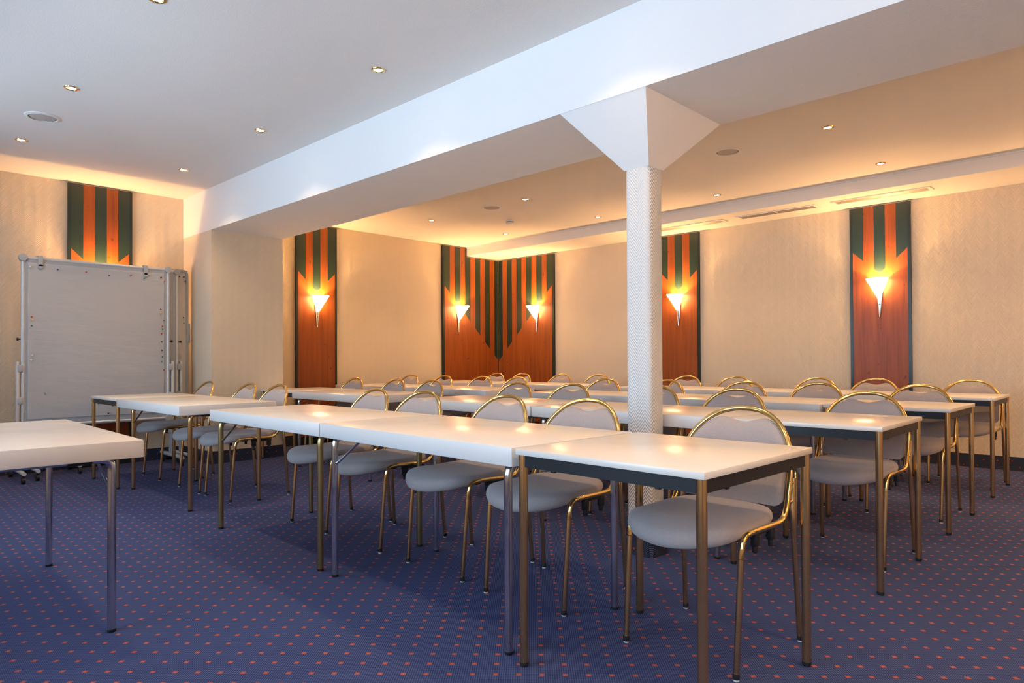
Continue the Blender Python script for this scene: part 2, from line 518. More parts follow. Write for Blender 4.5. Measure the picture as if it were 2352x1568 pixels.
# ------------------------------------------------------------------ wall sconces
def sconce(pl, a, label):
    fn = plane_fn(pl); base = Vector(fn(a, 0, .030))
    r = thing('wall_sconce', label, 'wall lamp', base, 0, 'cone glass wall sconces')
    r.location.z = 1.455
    if pl == 'R': T = lambda a_, d, z: (-d, a_, z - 1.455)
    elif pl == 'B': T = lambda a_, d, z: (a_, d, z - 1.455)
    else: T = lambda a_, d, z: (a_, -d, z - 1.455)
    # glass half cone, open at the top
    bm = bmesh.new(); seg = 28
    rings = []
    for z, R, dc in ((1.655, .010, .030), (1.662, .017, .034), (1.75, .056, .060), (1.843, .102, .090), (1.847, .102, .090), (1.843, .098, .090), (1.75, .052, .060), (1.67, .012, .036)):
        ring = []
        for k in range(seg):
            t = 2 * pi * k / seg
            ring.append(bm.verts.new(T(R * cos(t), max(.004, dc + R * sin(t)), z)))
        rings.append(ring)
    for q, w in zip(rings, rings[1:]):
        for k in range(seg): bm.faces.new((q[k], q[(k + 1) % seg], w[(k + 1) % seg], w[k]))
    bm.faces.new(rings[0]); bm.faces.new(rings[-1])
    obj('lamp_shade', bm, 'shade', r)
    # tapered steel back plate with rolled edges
    bm = bmesh.new()
    A = [(-.030, 1.74), (.030, 1.74), (.001, 1.457), (-.001, 1.457)]
    add_prism(bm, A, .002, .006, lambda p, z, d: T(p, d, z)); obj('back_plate', bm, 'steel', r, smooth=False)
    for s in (-1, 1):
        bm = bmesh.new(); add_tube(bm, [T(s * .031, .010, 1.745), T(s * .0015, .008, 1.457)], .0035, 8); obj('edge_rod', bm, 'chrome', r)
    bm = bmesh.new(); add_tube(bm, [T(0, .004, 1.588), T(0, .012, 1.588)], .005, 10); obj('fixing_screw', bm, 'black', r)
    # the lamp itself
    l = bpy.data.lights.new('sconce_bulb', 'POINT'); l.energy = SCONCE_W; l.color = (1., .52, .18); l.shadow_soft_size = .014
    lo = bpy.data.objects.new('sconce_bulb', l); COL.objects.link(lo); lo.parent = r; lo.location = T(0, .066, 1.775)
    return r

SCONCE_W = 25.0
sconce('L', 2.035, 'cone glass sconce on the striped panel behind the pinboards')
sconce('L', 4.435, 'lit cone glass sconce on the striped panel beside the pilaster')
sconce('L', 6.805, 'lit cone glass sconce on the corner panel with the notched top')
sconce('R', 6.835, 'lit cone glass sconce on the corner panel with the level top')
sconce('R', 4.428, 'lit cone glass sconce on the panel just beside the white column')
sconce('R', 2.106, 'lit cone glass sconce on the panel below the farthest-from-corner ceiling vent')

striped_panel('R', -.216 - PW / 2, -.216 + PW / 2, ZS - .016, 'added green and cherry striped wall panel past the last table ends')  # this panel and its sconce are out of view, added for warm light
sconce('R', -.216, 'added cone glass sconce on the striped panel past the last table ends')

for a, t in ((.70, 'nearest the windows'), (2.10, 'beside the end of the beam'), (4.90, 'under the warm ceiling'), (6.40, 'close to the soffit')):  # unseen sconces added to throw warm light on surfaces facing this wall
    sconce('B', a, 'added cone glass sconce on the plain back wall, ' + t)

# ------------------------------------------------------------------ ceiling fittings
DOWN_W = 22.0
def downlight(x, y, z, label, first=[None]):
    if first[0] is None:
        r = thing('ceiling_spotlight', label, 'ceiling light', (x, y, z), 0, 'recessed halogen spotlights')
        bm = bmesh.new(); add_lathe(bm, [(.026, .0), (.030, -.006), (.041, -.005), (.043, .0), (.026, .0)], 28); obj('trim_ring', bm, 'gold', r)
        bm = bmesh.new(); add_lathe(bm, [(0, -.0045), (.018, -.004), (.0265, -.001), (.0265, .0), (0, .0)], 24); obj('halogen_bulb', bm, 'bulb', r)
        l = bpy.data.lights.new('spot_beam', 'SPOT'); l.energy = DOWN_W; l.color = (1., .66, .35)
        l.spot_size = radians(113); l.spot_blend = .75; l.shadow_soft_size = .022
        o = bpy.data.objects.new('spot_beam', l); COL.objects.link(o); o.parent = r; o.location = (0, 0, -.012)
        first[0] = r
        return r
    return dup(first[0], (x, y, z), 0, label)

for x, y, t in ((2.395, .34, 'added recessed spotlight in the white ceiling beside the camera end of the beam'), (2.395, -1.15, 'added recessed spotlight in the white ceiling where the beam meets the wall behind the camera'), (1.17, -1.15, 'added recessed spotlight in the white ceiling close to the wall behind the camera'), (1.17, .36, 'added recessed spotlight in the white ceiling over the empty floor near the window'), (2.395, 6.49, 'recessed spotlight in the white ceiling where the beam meets the pilaster'),  # first four are out of view, added to warm the room
                (2.395, 4.965, 'recessed spotlight beside the beam, second from the pilaster'),
                (2.395, 3.42, 'recessed spotlight beside the beam, third from the pilaster'),
                (2.395, 1.88, 'recessed spotlight beside the beam level with the column'),
                (1.17, 6.52, 'recessed spotlight above the rolling pinboards, closest to the wall'),
                (1.17, 5.05, 'recessed spotlight next to the round speaker in the white ceiling'),
                (1.17, 3.51, 'recessed spotlight cut by the upper picture edge in the white ceiling'),
                (1.17, 1.90, 'recessed spotlight in the white ceiling above the speaker side')):
    downlight(x, y, ZC, t)
for x, y, t in ((5.26, .25, 'added recessed spotlight in the warm ceiling past the last table ends'), (5.26, -1.15, 'added recessed spotlight in the warm ceiling close to the wall behind the camera'), (6.565, -1.15, 'added recessed spotlight near the soffit close to the wall behind the camera'), (6.565, .25, 'added recessed spotlight near the soffit past the last table ends'), (5.31, 6.475, 'recessed spotlight in the warm ceiling near the pilaster panel'),  # first four are unseen extras, added for more warm light
                (6.60, 6.46, 'recessed spotlight in the warm ceiling in front of the corner panels'),
                (5.315, 4.91, 'recessed spotlight in the warm ceiling between round speaker and beam'),
                (6.60, 4.905, 'recessed spotlight near the soffit, second from the corner'),
                (5.30, 3.36, 'recessed spotlight in the warm ceiling hidden behind the beam'),
                (6.61, 3.365, 'recessed spotlight near the soffit just past the column'),
                (5.26, 1.79, 'recessed spotlight in the warm ceiling, the largest one past the column'),
                (6.565, 1.79, 'recessed spotlight near the soffit opposite the farthest vent')):
    downlight(x, y, ZC2, t)

def ceiling_speaker(x, y, z, label):
    r = thing('ceiling_speaker', label, 'speaker', (x, y, z), 0, 'round ceiling speakers')
    bm = bmesh.new(); add_lathe(bm, [(.088, .0), (.089, -.009), (.100, -.008), (.112, -.003), (.113, .0), (.088, 0.)], 40); obj('speaker_rim', bm, 'white', r)
    bm = bmesh.new(); add_lathe(bm, [(0, -.0062), (.070, -.0055), (.082, -.003), (.082, .0), (0, 0)], 36); obj('grille', bm, 'grille', r)
    bm = bmesh.new(); add_lathe(bm, [(.0815, .0), (.0815, -.0020), (.0885, -.0020), (.0885, .0)], 36); obj('shadow_ring', bm, 'gap', r)
ceiling_speaker(1.167, 5.797, ZC, 'round speaker set in the white ceiling over the pinboards')
ceiling_speaker(5.28, 2.592, ZC2, 'round speaker set in the warm ceiling right beside the column')
ceiling_speaker(5.335, 5.443, ZC2, 'round speaker set in the warm ceiling close to the smoke detector')

r = thing('smoke_detector', 'small white smoke detector hanging below the warm ceiling', 'smoke detector', (5.98, 5.78, ZC2))
bm = bmesh.new(); add_lathe(bm, [(0, 0), (.050, 0), (.052, -.006), (.052, -.022), (.048, -.026), (0, -.026)], 30); obj('mounting_base', bm, 'white', r)
bm = bmesh.new(); add_lathe(bm, [(0, -.026), (.046, -.026), (.046, -.033), (0, -.033)], 30); obj('sensor_slot', bm, 'gap', r)
bm = bmesh.new(); add_lathe(bm, [(0, -.033), (.050, -.033), (.052, -.038), (.050, -.048), (.040, -.054), (0, -.055)], 30); obj('sensor_head', bm, 'white', r)

def air_vent(y0, y1, label):
    x0, x1 = 7.190, 7.355
    r = thing('air_vent', label, 'air vent', ((x0 + x1) / 2, (y0 + y1) / 2, ZS), 0, 'slot vents in the soffit')
    hx, hy = (x1 - x0) / 2, (y1 - y0) / 2
    bm = bmesh.new()
    for a in ((-hx, -hx + .022, -hy, hy), (hx - .022, hx, -hy, hy), (-hx + .022, hx - .022, -hy, -hy + .03), (-hx + .022, hx - .022, hy - .03, hy), (-hx + .022, hx - .022, -.004, .004)):
        add_box(bm, *a, -.009, .0)
    obj('vent_frame', bm, 'white', r, smooth=False)
    bm = bmesh.new(); add_box(bm, -hx + .02, hx - .02, -hy + .02, hy - .02, -.0015, 0); obj('vent_backing', bm, 'ventdark', r, smooth=False)
    for k in range(5):
        x = -hx + .036 + k * .0235
        bm = bmesh.new()
        add_prism(bm, [(x - .009, -.002), (x + .007, -.0085), (x + .0085, -.0075), (x - .0075, -.0012)], -hy + .03, hy - .03, lambda a, b, d: (a, d, b))
        obj('slat', bm, 'vent', r, smooth=False)
air_vent(1.548, 2.432, 'long slot vent in the soffit, the one above the panel farthest from the corner')
air_vent(2.580, 3.455, 'long slot vent in the soffit, the middle of the three')
air_vent(3.610, 4.490, 'long slot vent in the soffit, partly covered by the column')

# ------------------------------------------------------------------ chair
def seat_bm():
    bm = bmesh.new(); N = 60
    cx, hx, hy = -.086, .252, .221
    def outline(t, s):
        c, d = cos(t), sin(t); e = 2 / (3.2 + 1.1 * c)
        x = (abs(c) ** e) * (1 if c > 0 else -1); y = (abs(d) ** e) * (1 if d > 0 else -1)
        w = hy * (1.0 - .045 * max(0, x) ** 2 - .02 * max(0, -x) ** 3)
        return cx + hx * x * s, w * y * s
    # (scale, height fraction between underside and top)
    lev = [(.55, 0.), (.82, 0.), (.93, .04), (.975, .16), (1.0, .42), (.992, .66), (.965, .84), (.90, .955), (.78, 1.), (.6, 1.), (.4, 1.), (.2, 1.)]
    rings = []
    for s, h in lev:
        ring = []
        for k in range(N):
            x, y = outline(2 * pi * k / N, s)
            u = (x - cx) / hx; v = y / hy
            f = max(0, (-u - .25) / .75)
            zt = .495 + .012 * max(0, u) ** 1.5 - .026 * f ** 2.2       # rear lip rises, front rolls over
            zt -= .011 * max(0, 1 - ((u - .15) / .75) ** 2) * (1 - .6 * v * v)   # saddle
            zb = .446 - .044 * f ** 1.1 + .004 * max(0, u)
            ring.append(bm.verts.new((x, y, zb + (zt - zb) * h)))
        rings.append(ring)
    for a, b in zip(rings, rings[1:]):
        for k in range(N): bm.faces.new((a[k], a[(k + 1) % N], b[(k + 1) % N], b[k]))
    bm.faces.new(list(reversed(rings[0]))); bm.faces.new(rings[-1])
    return bm

UP = [(.10, .462), (.135, .492), (.155, .520), (.170, .580), (.190, .655), (.215, .735), (.245, .812), (.256, .846)]
def up_x(z):
    for (x0, z0), (x1, z1) in zip(UP, UP[1:]):
        if z <= z1: return x0 + (x1 - x0) * max(0, (z - z0)) / (z1 - z0)
    return UP[-1][0]
AW, AZ0, AZ1 = .226, .600, .842
def bow(y): return .036 * max(0, 1 - (y / AW) ** 2)

def arch_pts():
    pts = []
    for k in range(41):
        t = pi * k / 40
        c, s = cos(t), sin(t); e = 2 / 2.25
        y = AW * (abs(c) ** e) * (1 if c > 0 else -1)
        z = AZ0 + (AZ1 - AZ0) * (s ** e)
        pts.append((up_x(z) + bow(y) * min(1, (z - AZ0) / .12), y, z))
    return pts

def side_path(sg):
    """rail under the seat from the front leg bend up to the start of the arch"""
    return [(-.192, sg * .219, .385), (-.187, sg * .221, .425), (-.176, sg * .222, .452), (-.148, sg * .223, .460), (-.10, sg * .224, .461), (.03, sg * .225, .458), (.085, sg * .226, .458),
            (.118, sg * .226, .468), (.138, sg * .226, .492), (.154, sg * .226, .522), (.170, sg * .226, .578)]

def backrest_bm():
    bm = bmesh.new(); NY, NZ = 34, 14
    YW = .206; zb = .500
    def top(y):
        q = min(1, abs(y) / AW)
        z = AZ0 + (AZ1 - AZ0) * (1 - q ** 2.25) ** (1 / 2.25) - .017
        n = abs(y) / .118
        return z - (.036 * (.5 + .5 * cos(pi * n)) if n < 1 else 0)
    F, B = [], []
    for i in range(NY + 1):
        y = -YW + 2 * YW * i / NY
        zt = top(y) if abs(y) < YW - 1e-6 else top(YW * .998)
        z0 = zb + .018 * max(0, (abs(y) - YW + .025) / .025) ** 2
        f, b_ = [], []
        for j in range(NZ + 1):
            z = z0 + (zt - z0) * j / NZ
            ed = min(1, min(j, NZ - j) / 1.6) * min(1, min(i, NY - i) / 1.6)
            x = up_x(z) + .006 + bow(y) * min(1, max(.35, (z - .50) / .2))
            f.append(bm.verts.new((x - .007 - .013 * ed ** .6, y, z))); b_.append(bm.verts.new((x + .002 + .006 * ed ** .6, y, z)))
        F.append(f); B.append(b_)
    for i in range(NY):
        for j in range(NZ):
            bm.faces.new((F[i][j], F[i + 1][j], F[i + 1][j + 1], F[i][j + 1])); bm.faces.new((B[i][j], B[i][j + 1], B[i + 1][j + 1], B[i + 1][j]))
    for i in range(NY):
        bm.faces.new((F[i][0], B[i][0], B[i + 1][0], F[i + 1][0])); bm.faces.new((F[i][NZ], F[i + 1][NZ], B[i + 1][NZ], B[i][NZ]))
    for j in range(NZ):
        bm.faces.new((F[0][j], F[0][j + 1], B[0][j + 1], B[0][j])); bm.faces.new((F[NY][j], B[NY][j], B[NY][j + 1], F[NY][j + 1]))
    return bm

def leg_with_foot(root, pts, r, m, foot):
    bm = bmesh.new(); add_tube(bm, pts, r, 12); l = obj('leg', bm, m, root)
    x, y = foot
    bm = bmesh.new(); add_lathe(bm, [(0, .006), (r + .0012, .006), (r + .0016, .010), (r + .0012, .026), (0, .026)], 14, (x, y, 0)); obj('foot_cap', bm, 'black', l)
    bm = bmesh.new(); add_lathe(bm, [(0, .0), (r - .001, .0), (r, .003), (r - .002, .007), (0, .007)], 14, (x, y, 0)); obj('glide', bm, 'glide', l)
    return l

def make_chair(label):
    r = thing('conference_chair', label, 'chair', (0, 0, 0), 0, 'gold framed conference chairs')
    obj('seat', seat_bm(), 'fabric', r, angle=60)
    obj('backrest', backrest_bm(), 'fabric', r, angle=60)
    R = .0102
    bm = bmesh.new()
    arch = arch_pts()
    lp = smooth_path(side_path(-1), it=1); rp = smooth_path(side_path(1), it=1)
    add_tube(bm, rp + [Vector(p) for p in arch] + list(reversed(lp)), R, 12)
    obj('back_arch', bm, 'gold', r)
    for sg in (1, -1):
        leg_with_foot(r, [(-.2245, sg * .2150, .012), (-.205, sg * .2178, .25), (-.1925, sg * .219, .384)], R * 1.03, 'goldleg', (-.2253, sg * .2149))
        leg_with_foot(r, smooth_path([(.2255, sg * .2365, .012), (.196, sg * .2295, .385), (.190, sg * .2285, .445), (.1935, sg * .2275, .50), (.2045, sg * .226, .600)], it=1), R * 1.0, 'goldleg', (.2262, sg * .2367))
        for z in (.518, .584):
            bm = bmesh.new(); xa, xb = up_x(z) + .002, .1875 + (z - .45) * .108
            add_tube(bm, [(xa, sg * .226, z), ((xa + xb) / 2, sg * .2262, z), (xb, sg * .2268, z)], [.005, .0072, .005], 10); obj('spacer', bm, 'gold', r)
        bm = bmesh.new()
        add_box(bm, -.055, .105, sg * .192 - .006, sg * .192 + .006, .428, .446)
        for xx in (-.050, .072): 
            add_box(bm, xx, xx + .030, sg * .192 - .011, sg * .192 + .011, .392, .440, bev=.004)
            add_box(bm, xx + .006, xx + .024, sg * .192 - .008, sg * .192 + .008, .368, .396, bev=.004)
        obj('stacking_bracket', bm, 'black', r)
    for x in (-.115, .055):
        bm = bmesh.new(); add_tube(bm, [(x, -.216, .450), (x, -.19, .443), (x, .19, .443), (x, .216, .450)], .0075, 8); obj('crossbar', bm, 'underseat', r)
    return r

CHAIRS = [
    # x, y, rz, label
    (2.312, 1.218, -.021, 'grey chair with gold frame at the square table end of the front row'),
    (2.342, 1.994, .060, 'grey chair in the front row, second from the square table'),
    (2.362, 2.590, -.030, 'grey chair in the front row, third from the square table'),
    (2.366, 3.285, .030, 'grey chair in the front row, fourth from the square table'),
    (2.390, 3.846, -.020, 'grey chair in the front row beside the gap before the pilaster table'),
    (2.372, 5.160, .015, 'grey chair at the scuffed white table near the pilaster, nearest the aisle'),
    (2.362, 5.680, -.010, 'grey chair at the scuffed white table near the pilaster, middle of three'),
    (2.362, 6.540, -.015, 'grey chair in front of the pinboards, by the small gold legged table'),
    (3.858, 1.208, -.010, 'grey chair in the second row at the square table behind the front row end'),
    (3.862, 1.975, .020, 'grey chair in the second row, second from its square table'),
    (3.862, 2.570, -.010, 'grey chair in the second row, largely hidden by the white column'),
    (3.862, 3.325, .015, 'grey chair in the second row, first past the column'),
    (3.866, 3.925, -.015, 'grey chair in the second row, last before the aisle'),
    (3.905, 5.085, .020, 'grey chair in the second row, first beyond the aisle'),
    (3.905, 5.670, -.015, 'grey chair in the second row, middle one beyond the aisle'),
    (3.905, 6.410, .010, 'grey chair in the second row, in front of the panel by the pilaster'),
    (5.165, 1.240, .010, 'grey chair in the third row at its square table end'),
    (5.172, 1.945, -.020, 'grey chair in the third row, second from its square table'),
    (5.172, 2.530, .015, 'grey chair in the third row, third from its square table'),
    (5.172, 3.280, -.010, 'grey chair in the third row, just past the column edge'),
    (5.172, 3.960, .020, 'grey chair in the third row, last before the aisle'),
    (5.185, 5.170, -.015, 'grey chair in the third row, first beyond the aisle'),
    (5.185, 5.730, .010, 'grey chair in the third row, second beyond the aisle'),
    (5.185, 6.420, -.010, 'grey chair in the third row, third beyond the aisle'),
    (5.185, 7.080, .015, 'grey chair in the third row, closest to the yellow lit wall'),
    (6.622, 1.195, -.005, 'grey chair in the back row at its square table end'),
    (6.625, 1.935, .015, 'grey chair in the back row below the striped panel with sconce'),
    (6.625, 2.470, -.015, 'grey chair in the back row, third from its square table'),
    (6.625, 3.305, .010, 'grey chair in the back row in front of bare wallpaper'),
    (6.625, 3.895, -.010, 'grey chair in the back row below the panel beside the column'),
    (6.635, 5.135, .020, 'grey chair in the back row, first beyond the aisle'),
    (6.635, 5.740, -.010, 'grey chair in the back row, second beyond the aisle'),
    (6.635, 6.450, .010, 'grey chair in the back row below the level topped corner panel'),
    (6.635, 6.960, -.010, 'grey chair in the back row, deepest in the panelled corner'),
]
c0 = make_chair(CHAIRS[0][3]); c0.location = (CHAIRS[0][0], CHAIRS[0][1], 0); c0.rotation_euler = (0, 0, CHAIRS[0][2])
for x, y, rz, t in CHAIRS[1:]: dup(c0, (x, y, 0), rz, t)

# ------------------------------------------------------------------ square tables
def make_square(label):
    r = thing('square_table', label, 'table', (0, 0, 0), 0, 'small square tables with dark aprons')
    h = .3575; t = .021
    bm = bmesh.new(); add_box(bm, -h, h, -h, h, TH - t, TH, bev=.0025); obj('tabletop', bm, 'top', r)
    R = .0150; q = h - .0195; za, zb = TH - t - .041, TH - t - .001
    for a in ((-q + R * .8, q - R * .8, -q - .006, -q + .008), (-q + R * .8, q - R * .8, q - .008, q + .006), (-q - .006, -q + .008, -q + R * .8, q - R * .8), (q - .008, q + .006, -q + R * .8, q - R * .8)):
        bm = bmesh.new(); add_box(bm, *a, za, zb)
        if a[1] - a[0] > .1:
            for s in (-.2, .2): add_box(bm, s - .008, s + .008, (a[2] + a[3]) / 2 - .006, (a[2] + a[3]) / 2 + .006, za - .005, za)
        else:
            for s in (-.2, .2): add_box(bm, (a[0] + a[1]) / 2 - .006, (a[0] + a[1]) / 2 + .006, s - .008, s + .008, za - .005, za)
        obj('apron', bm, 'apron', r, smooth=False)
    for sx in (-1, 1):
        for sy in (-1, 1):
            bm = bmesh.new(); add_tube(bm, [(sx * q, sy * q, .012), (sx * q, sy * q, TH - t)], R, 18)
            l = obj('leg', bm, 'goldleg', r)
            bm = bmesh.new(); add_lathe(bm, [(0, 0), (R * .8, 0), (R * .85, .006), (R * 1.04, .007), (R * 1.04, .016), (0, .016)], 16, (sx * q, sy * q, 0)); obj('foot_cap', bm, 'black', l)
    return r

SQ = [
    (2.021, 1.232, -.029, 'square table with dark apron and gold legs ending the front row'),
    (3.603, 1.252, .012, 'square gold legged table ending the second row'),
    (4.980, 1.262, .000, 'square gold legged table ending the third row'),
    (6.417, 1.266, .004, 'square gold legged table ending the back row by the wallpaper'),
    (2.100, 6.512, .000, 'thin square table with gold legs pushed up in front of the pinboards'),
    (3.700, 6.590, .000, 'thin square table between the pilaster and the second row table'),
]
s0 = make_square(SQ[0][3]); s0.location = (SQ[0][0], SQ[0][1], 0); s0.rotation_euler = (0, 0, SQ[0][2])
for x, y, rz, t in SQ[1:]: dup(s0, (x, y, 0), rz, t)

# ------------------------------------------------------------------ thick folding tables
def make_folding(label, legmat, span, inset):
    r = thing('folding_table', label, 'table', (0, 0, 0), 0, 'thick topped folding tables')
    W, L, T = .700, 1.336, .067
    bm = bmesh.new(); add_box(bm, -W / 2, W / 2, -L / 2, L / 2, TH - T, TH, bev=.0028)
    bf = max((q for q in bm.faces if q.normal.z < -.9), key=lambda q: q.calc_area())
    bmesh.ops.inset_region(bm, faces=[bf], thickness=.020)
    for v in bf.verts: v.co.z += .040                              # hollow underside behind the rim
    obj('tabletop', bm, 'edge', r)
    me = r.children[0].data; me.materials.append(M['top'])
    for p in me.polygons:
        if p.normal.z > .9: p.material_index = 1
    R = .0155; zt = TH - T - .001; hs = span / 2
    for sy in (-1, 1):
        y = sy * (L / 2 - inset)
        for sx in (-1, 1):
            pts = smooth_path([(sx * hs, y, .010), (sx * hs, y, zt - .085), (sx * hs, y, zt - .03), (sx * (hs - .012), y, zt - .006), (sx * (hs - .05), y, zt), (sx * .002, y, zt)], it=2)
            bm = bmesh.new(); add_tube(bm, pts, R, 16)
            l = obj('leg', bm, legmat, r)
            bm = bmesh.new(); add_lathe(bm, [(0, 0), (R * .95, 0), (R * 1.05, .003), (R * 1.05, .012), (0, .012)], 16, (sx * hs, y, 0)); obj('foot_cap', bm, 'black', l)
            if sx == -sy:
                bm = bmesh.new(); ys = y - sy * .012
                add_tube(bm, smooth_path([(sx * hs, ys, .545), (sx * hs, ys - sy * .03, .556), (sx * (hs - .02), y - sy * .23, TH - .052), (sx * (hs - .02), y - sy * .27, TH - .040)], it=1), .0058, 8)
                obj('brace', bm, legmat, r)
            bm = bmesh.new(); add_box(bm, sx * (hs - .11) - .04, sx * (hs - .11) + .04, y - .030, y + .022, TH - T - .018, TH - .03, bev=.006); obj('hinge_bracket', bm, 'black', r)
    return r

def fold_set(span, inset, legmat, rows):
    p = None
    for x, y, rz, t in rows:
        if p is None:
            p = make_folding(t, legmat, span, inset); p.location = (x, y, 0); p.rotation_euler = (0, 0, rz)
        else: dup(p, (x, y, 0), rz, t)
fold_set(.612, .064, 'chrome', [
    (2.051, 2.276, -.034, 'thick white folding table with chrome legs in the middle of the front row'),
    (3.600, 2.290, -.010, 'thick white folding table in the second row crossed by the column'),
    (3.610, 3.640, -.010, 'thick white folding table in the second row, ending at the aisle'),
    (3.668, 5.545, .000, 'thick white folding table with chrome legs beyond the aisle, second row'),
    (4.950, 2.300, .000, 'thick white folding table in the third row beside its square table'),
    (4.950, 3.645, .000, 'thick white folding table in the third row, ending at the aisle'),
    (4.975, 5.465, -.020, 'thick white folding table in the third row, first beyond the aisle'),
    (4.930, 6.815, .000, 'thick white folding table in the third row by the yellow lit wall'),
    (6.400, 2.305, .000, 'thick white folding table in the back row beside its square table'),
    (6.400, 3.650, .000, 'thick white folding table in the back row below the column-side sconce'),
    (6.420, 5.475, .000, 'thick white folding table in the back row, first beyond the aisle'),
    (6.420, 6.820, .000, 'thick white folding table in the back row inside the panelled corner')])
fold_set(.612, .064, 'bronze', [(2.080, 3.622, -.015, 'thick white folding table with dull bronze legs at the aisle end of the front row')])
fold_set(.497, .075, 'goldleg', [(2.093, 5.475, .000, 'scuffed thick white table with gold legs standing before the pilaster')])
fold_set(.520, .082, 'chrome', [(.577, 3.532, -.034, 'thick white table with chrome legs standing alone on the speaker side')])

# ------------------------------------------------------------------ pinboards and whiteboard
def pinboard(x0, x1, yb, label, paper, seed):
    cx = (x0 + x1) / 2
    r = thing('pinboard', label, 'pinboard', (cx, yb, 0), 0, 'rolling pinboards by the wall')
    hw = (x1 - x0) / 2; z0, z1 = .470, 1.965; R = .0165
    bm = bmesh.new(); add_box(bm, -hw + .008, hw - .008, -.009, .012, z0 + .005, z1 - .005); obj('felt_panel', bm, 'felt', r, smooth=False)
    bm = bmesh.new(); add_box(bm, -hw + .008, hw - .008, -.0105, -.0088, 1.222, 1.234); obj('fold_joint', bm, 'alugrey', r, smooth=False)
    for nm, a, b in (('frame_rail', (-hw, 0, z1), (hw, 0, z1)), ('frame_rail', (-hw, 0, z0), (hw, 0, z0)), ('frame_upright', (-hw, 0, z0), (-hw, 0, z1)), ('frame_upright', (hw, 0, z0), (hw, 0, z1))):
        bm = bmesh.new(); add_tube(bm, [a, b], R, 16); obj(nm, bm, 'alu', r)
    for sx in (-1, 1):
        for z in (z0, z1):
            bm = bmesh.new(); add_tube(bm, [(sx * hw, .020, z), (sx * hw, -.022, z), (sx * hw, -.026, z)], [.033, .033, .029], 24); obj('corner_joint', bm, 'alugrey', r)
        X = sx * (hw + .040)
        bm = bmesh.new(); add_box(bm, X - .011, X + .011, -.025, .025, .095, 1.045, bev=.004); obj('stand_post', bm, 'alu', r)
        for z in (.985, .700):
            bm = bmesh.new(); add_box(bm, sx * (hw + .022) - .020, sx * (hw + .022) + .020, -.030, .018, z - .033, z + .030, bev=.005); obj('clamp', bm, 'alugrey', r)
        bm = bmesh.new(); add_tube(bm, [(sx * (hw + .016), 0, 1.243), (sx * (hw + .030), 0, 1.243), (sx * (hw + .031), 0, 1.243), (sx * (hw + .045), 0, 1.243)], [.006, .006, .013, .013], 12); obj('clamp_knob', bm, 'black', r)
        ly = .29
        bm = bmesh.new(); add_tube(bm, smooth_path([(X, ly, .098), (X, ly * .6, .090), (X, -ly * .6, .090), (X, -ly, .088)], it=1), .0165, 14); f = obj('stand_foot', bm, 'alu', r)
        for sy in (-1, 1):
            bm = bmesh.new(); yy = sy * (ly - .03)
            add_tube(bm, [(X - .013, yy + .01, .030), (X + .013, yy + .01, .030)], .029, 18); add_tube(bm, [(X, yy, .078), (X, yy + .004, .050)], .010, 10)
            obj('caster', bm, 'black', f)
    return r

pinboard(1.318, 2.528, 7.270, 'front rolling pinboard with grey felt and aluminium frame carrying a big paper sheet', True, 1)
pinboard(1.440, 2.650, 7.375, 'second rolling pinboard squeezed behind the paper covered one', False, 2)

# big paper sheet on the front board, slightly wavy
def sheet():
    bm = bmesh.new(); NX, NZ = 46, 60
    x0, x1, z0, z1 = 1.352, 2.486, .532, 1.925
    yb = 7.270 - .013
    rr = random.Random(4)
    ph = [rr.uniform(0, 6.28) for _ in range(12)]
    g = []
    for i in range(NX + 1):
        col = []
        for j in range(NZ + 1):
            u, v = i / NX, j / NZ
            w = 0
            for k in range(5):
                w += .0009 / (1 + .5 * k) * sin(2 * pi * (v * (7 + 5 * k) + .35 * sin(2 * pi * u * (1.2 + .5 * k) + ph[k])) + ph[k + 5])
            w = abs(w) * (1 - v * .55) + .0015
            x = x0 + (x1 - x0) * u; z = z0 + (z1 - z0) * v
            if i in (0, NX): x += .002 * sin(v * 19 + ph[2])
            col.append(bm.verts.new((x - 1.92, -w, z)))
        g.append(col)
    for i in range(NX):
        for j in range(NZ): bm.faces.new((g[i][j], g[i + 1][j], g[i + 1][j + 1], g[i][j + 1]))
    r = bmesh.ops.solidify(bm, geom=bm.faces[:], thickness=.0008)
    o = obj('paper_sheet', bm, 'paper', None, angle=80)
    o.location = (1.92, yb, 0)
    return tag(o, 'large crinkled white paper sheet hanging over the front pinboard', 'paper')
sheet()

# two grey hooks over the top rail, and the pins
for x, t in ((1.445, 'grey plastic hook over the pinboard rail, by the corner joint away from the pilaster'), (2.315, 'grey plastic hook over the pinboard rail, towards the pilaster')):
    r = bmesh.new()
    add_box(r, -.019, .019, -.026, .022, .018, .026, bev=.003); add_box(r, -.019, .019, -.028, -.018, -.070, .024, bev=.003); add_box(r, -.019, .019, .0175, .0235, -.02, .022)
    add_tube(r, [(0, -.018, -.070), (0, -.028, -.070)], .019, 18)
    o = obj('board_hook', r, 'alugrey'); o.location = (x, 7.270, 1.965); tag(o, t, 'hook', 'hooks on the pinboard rail')

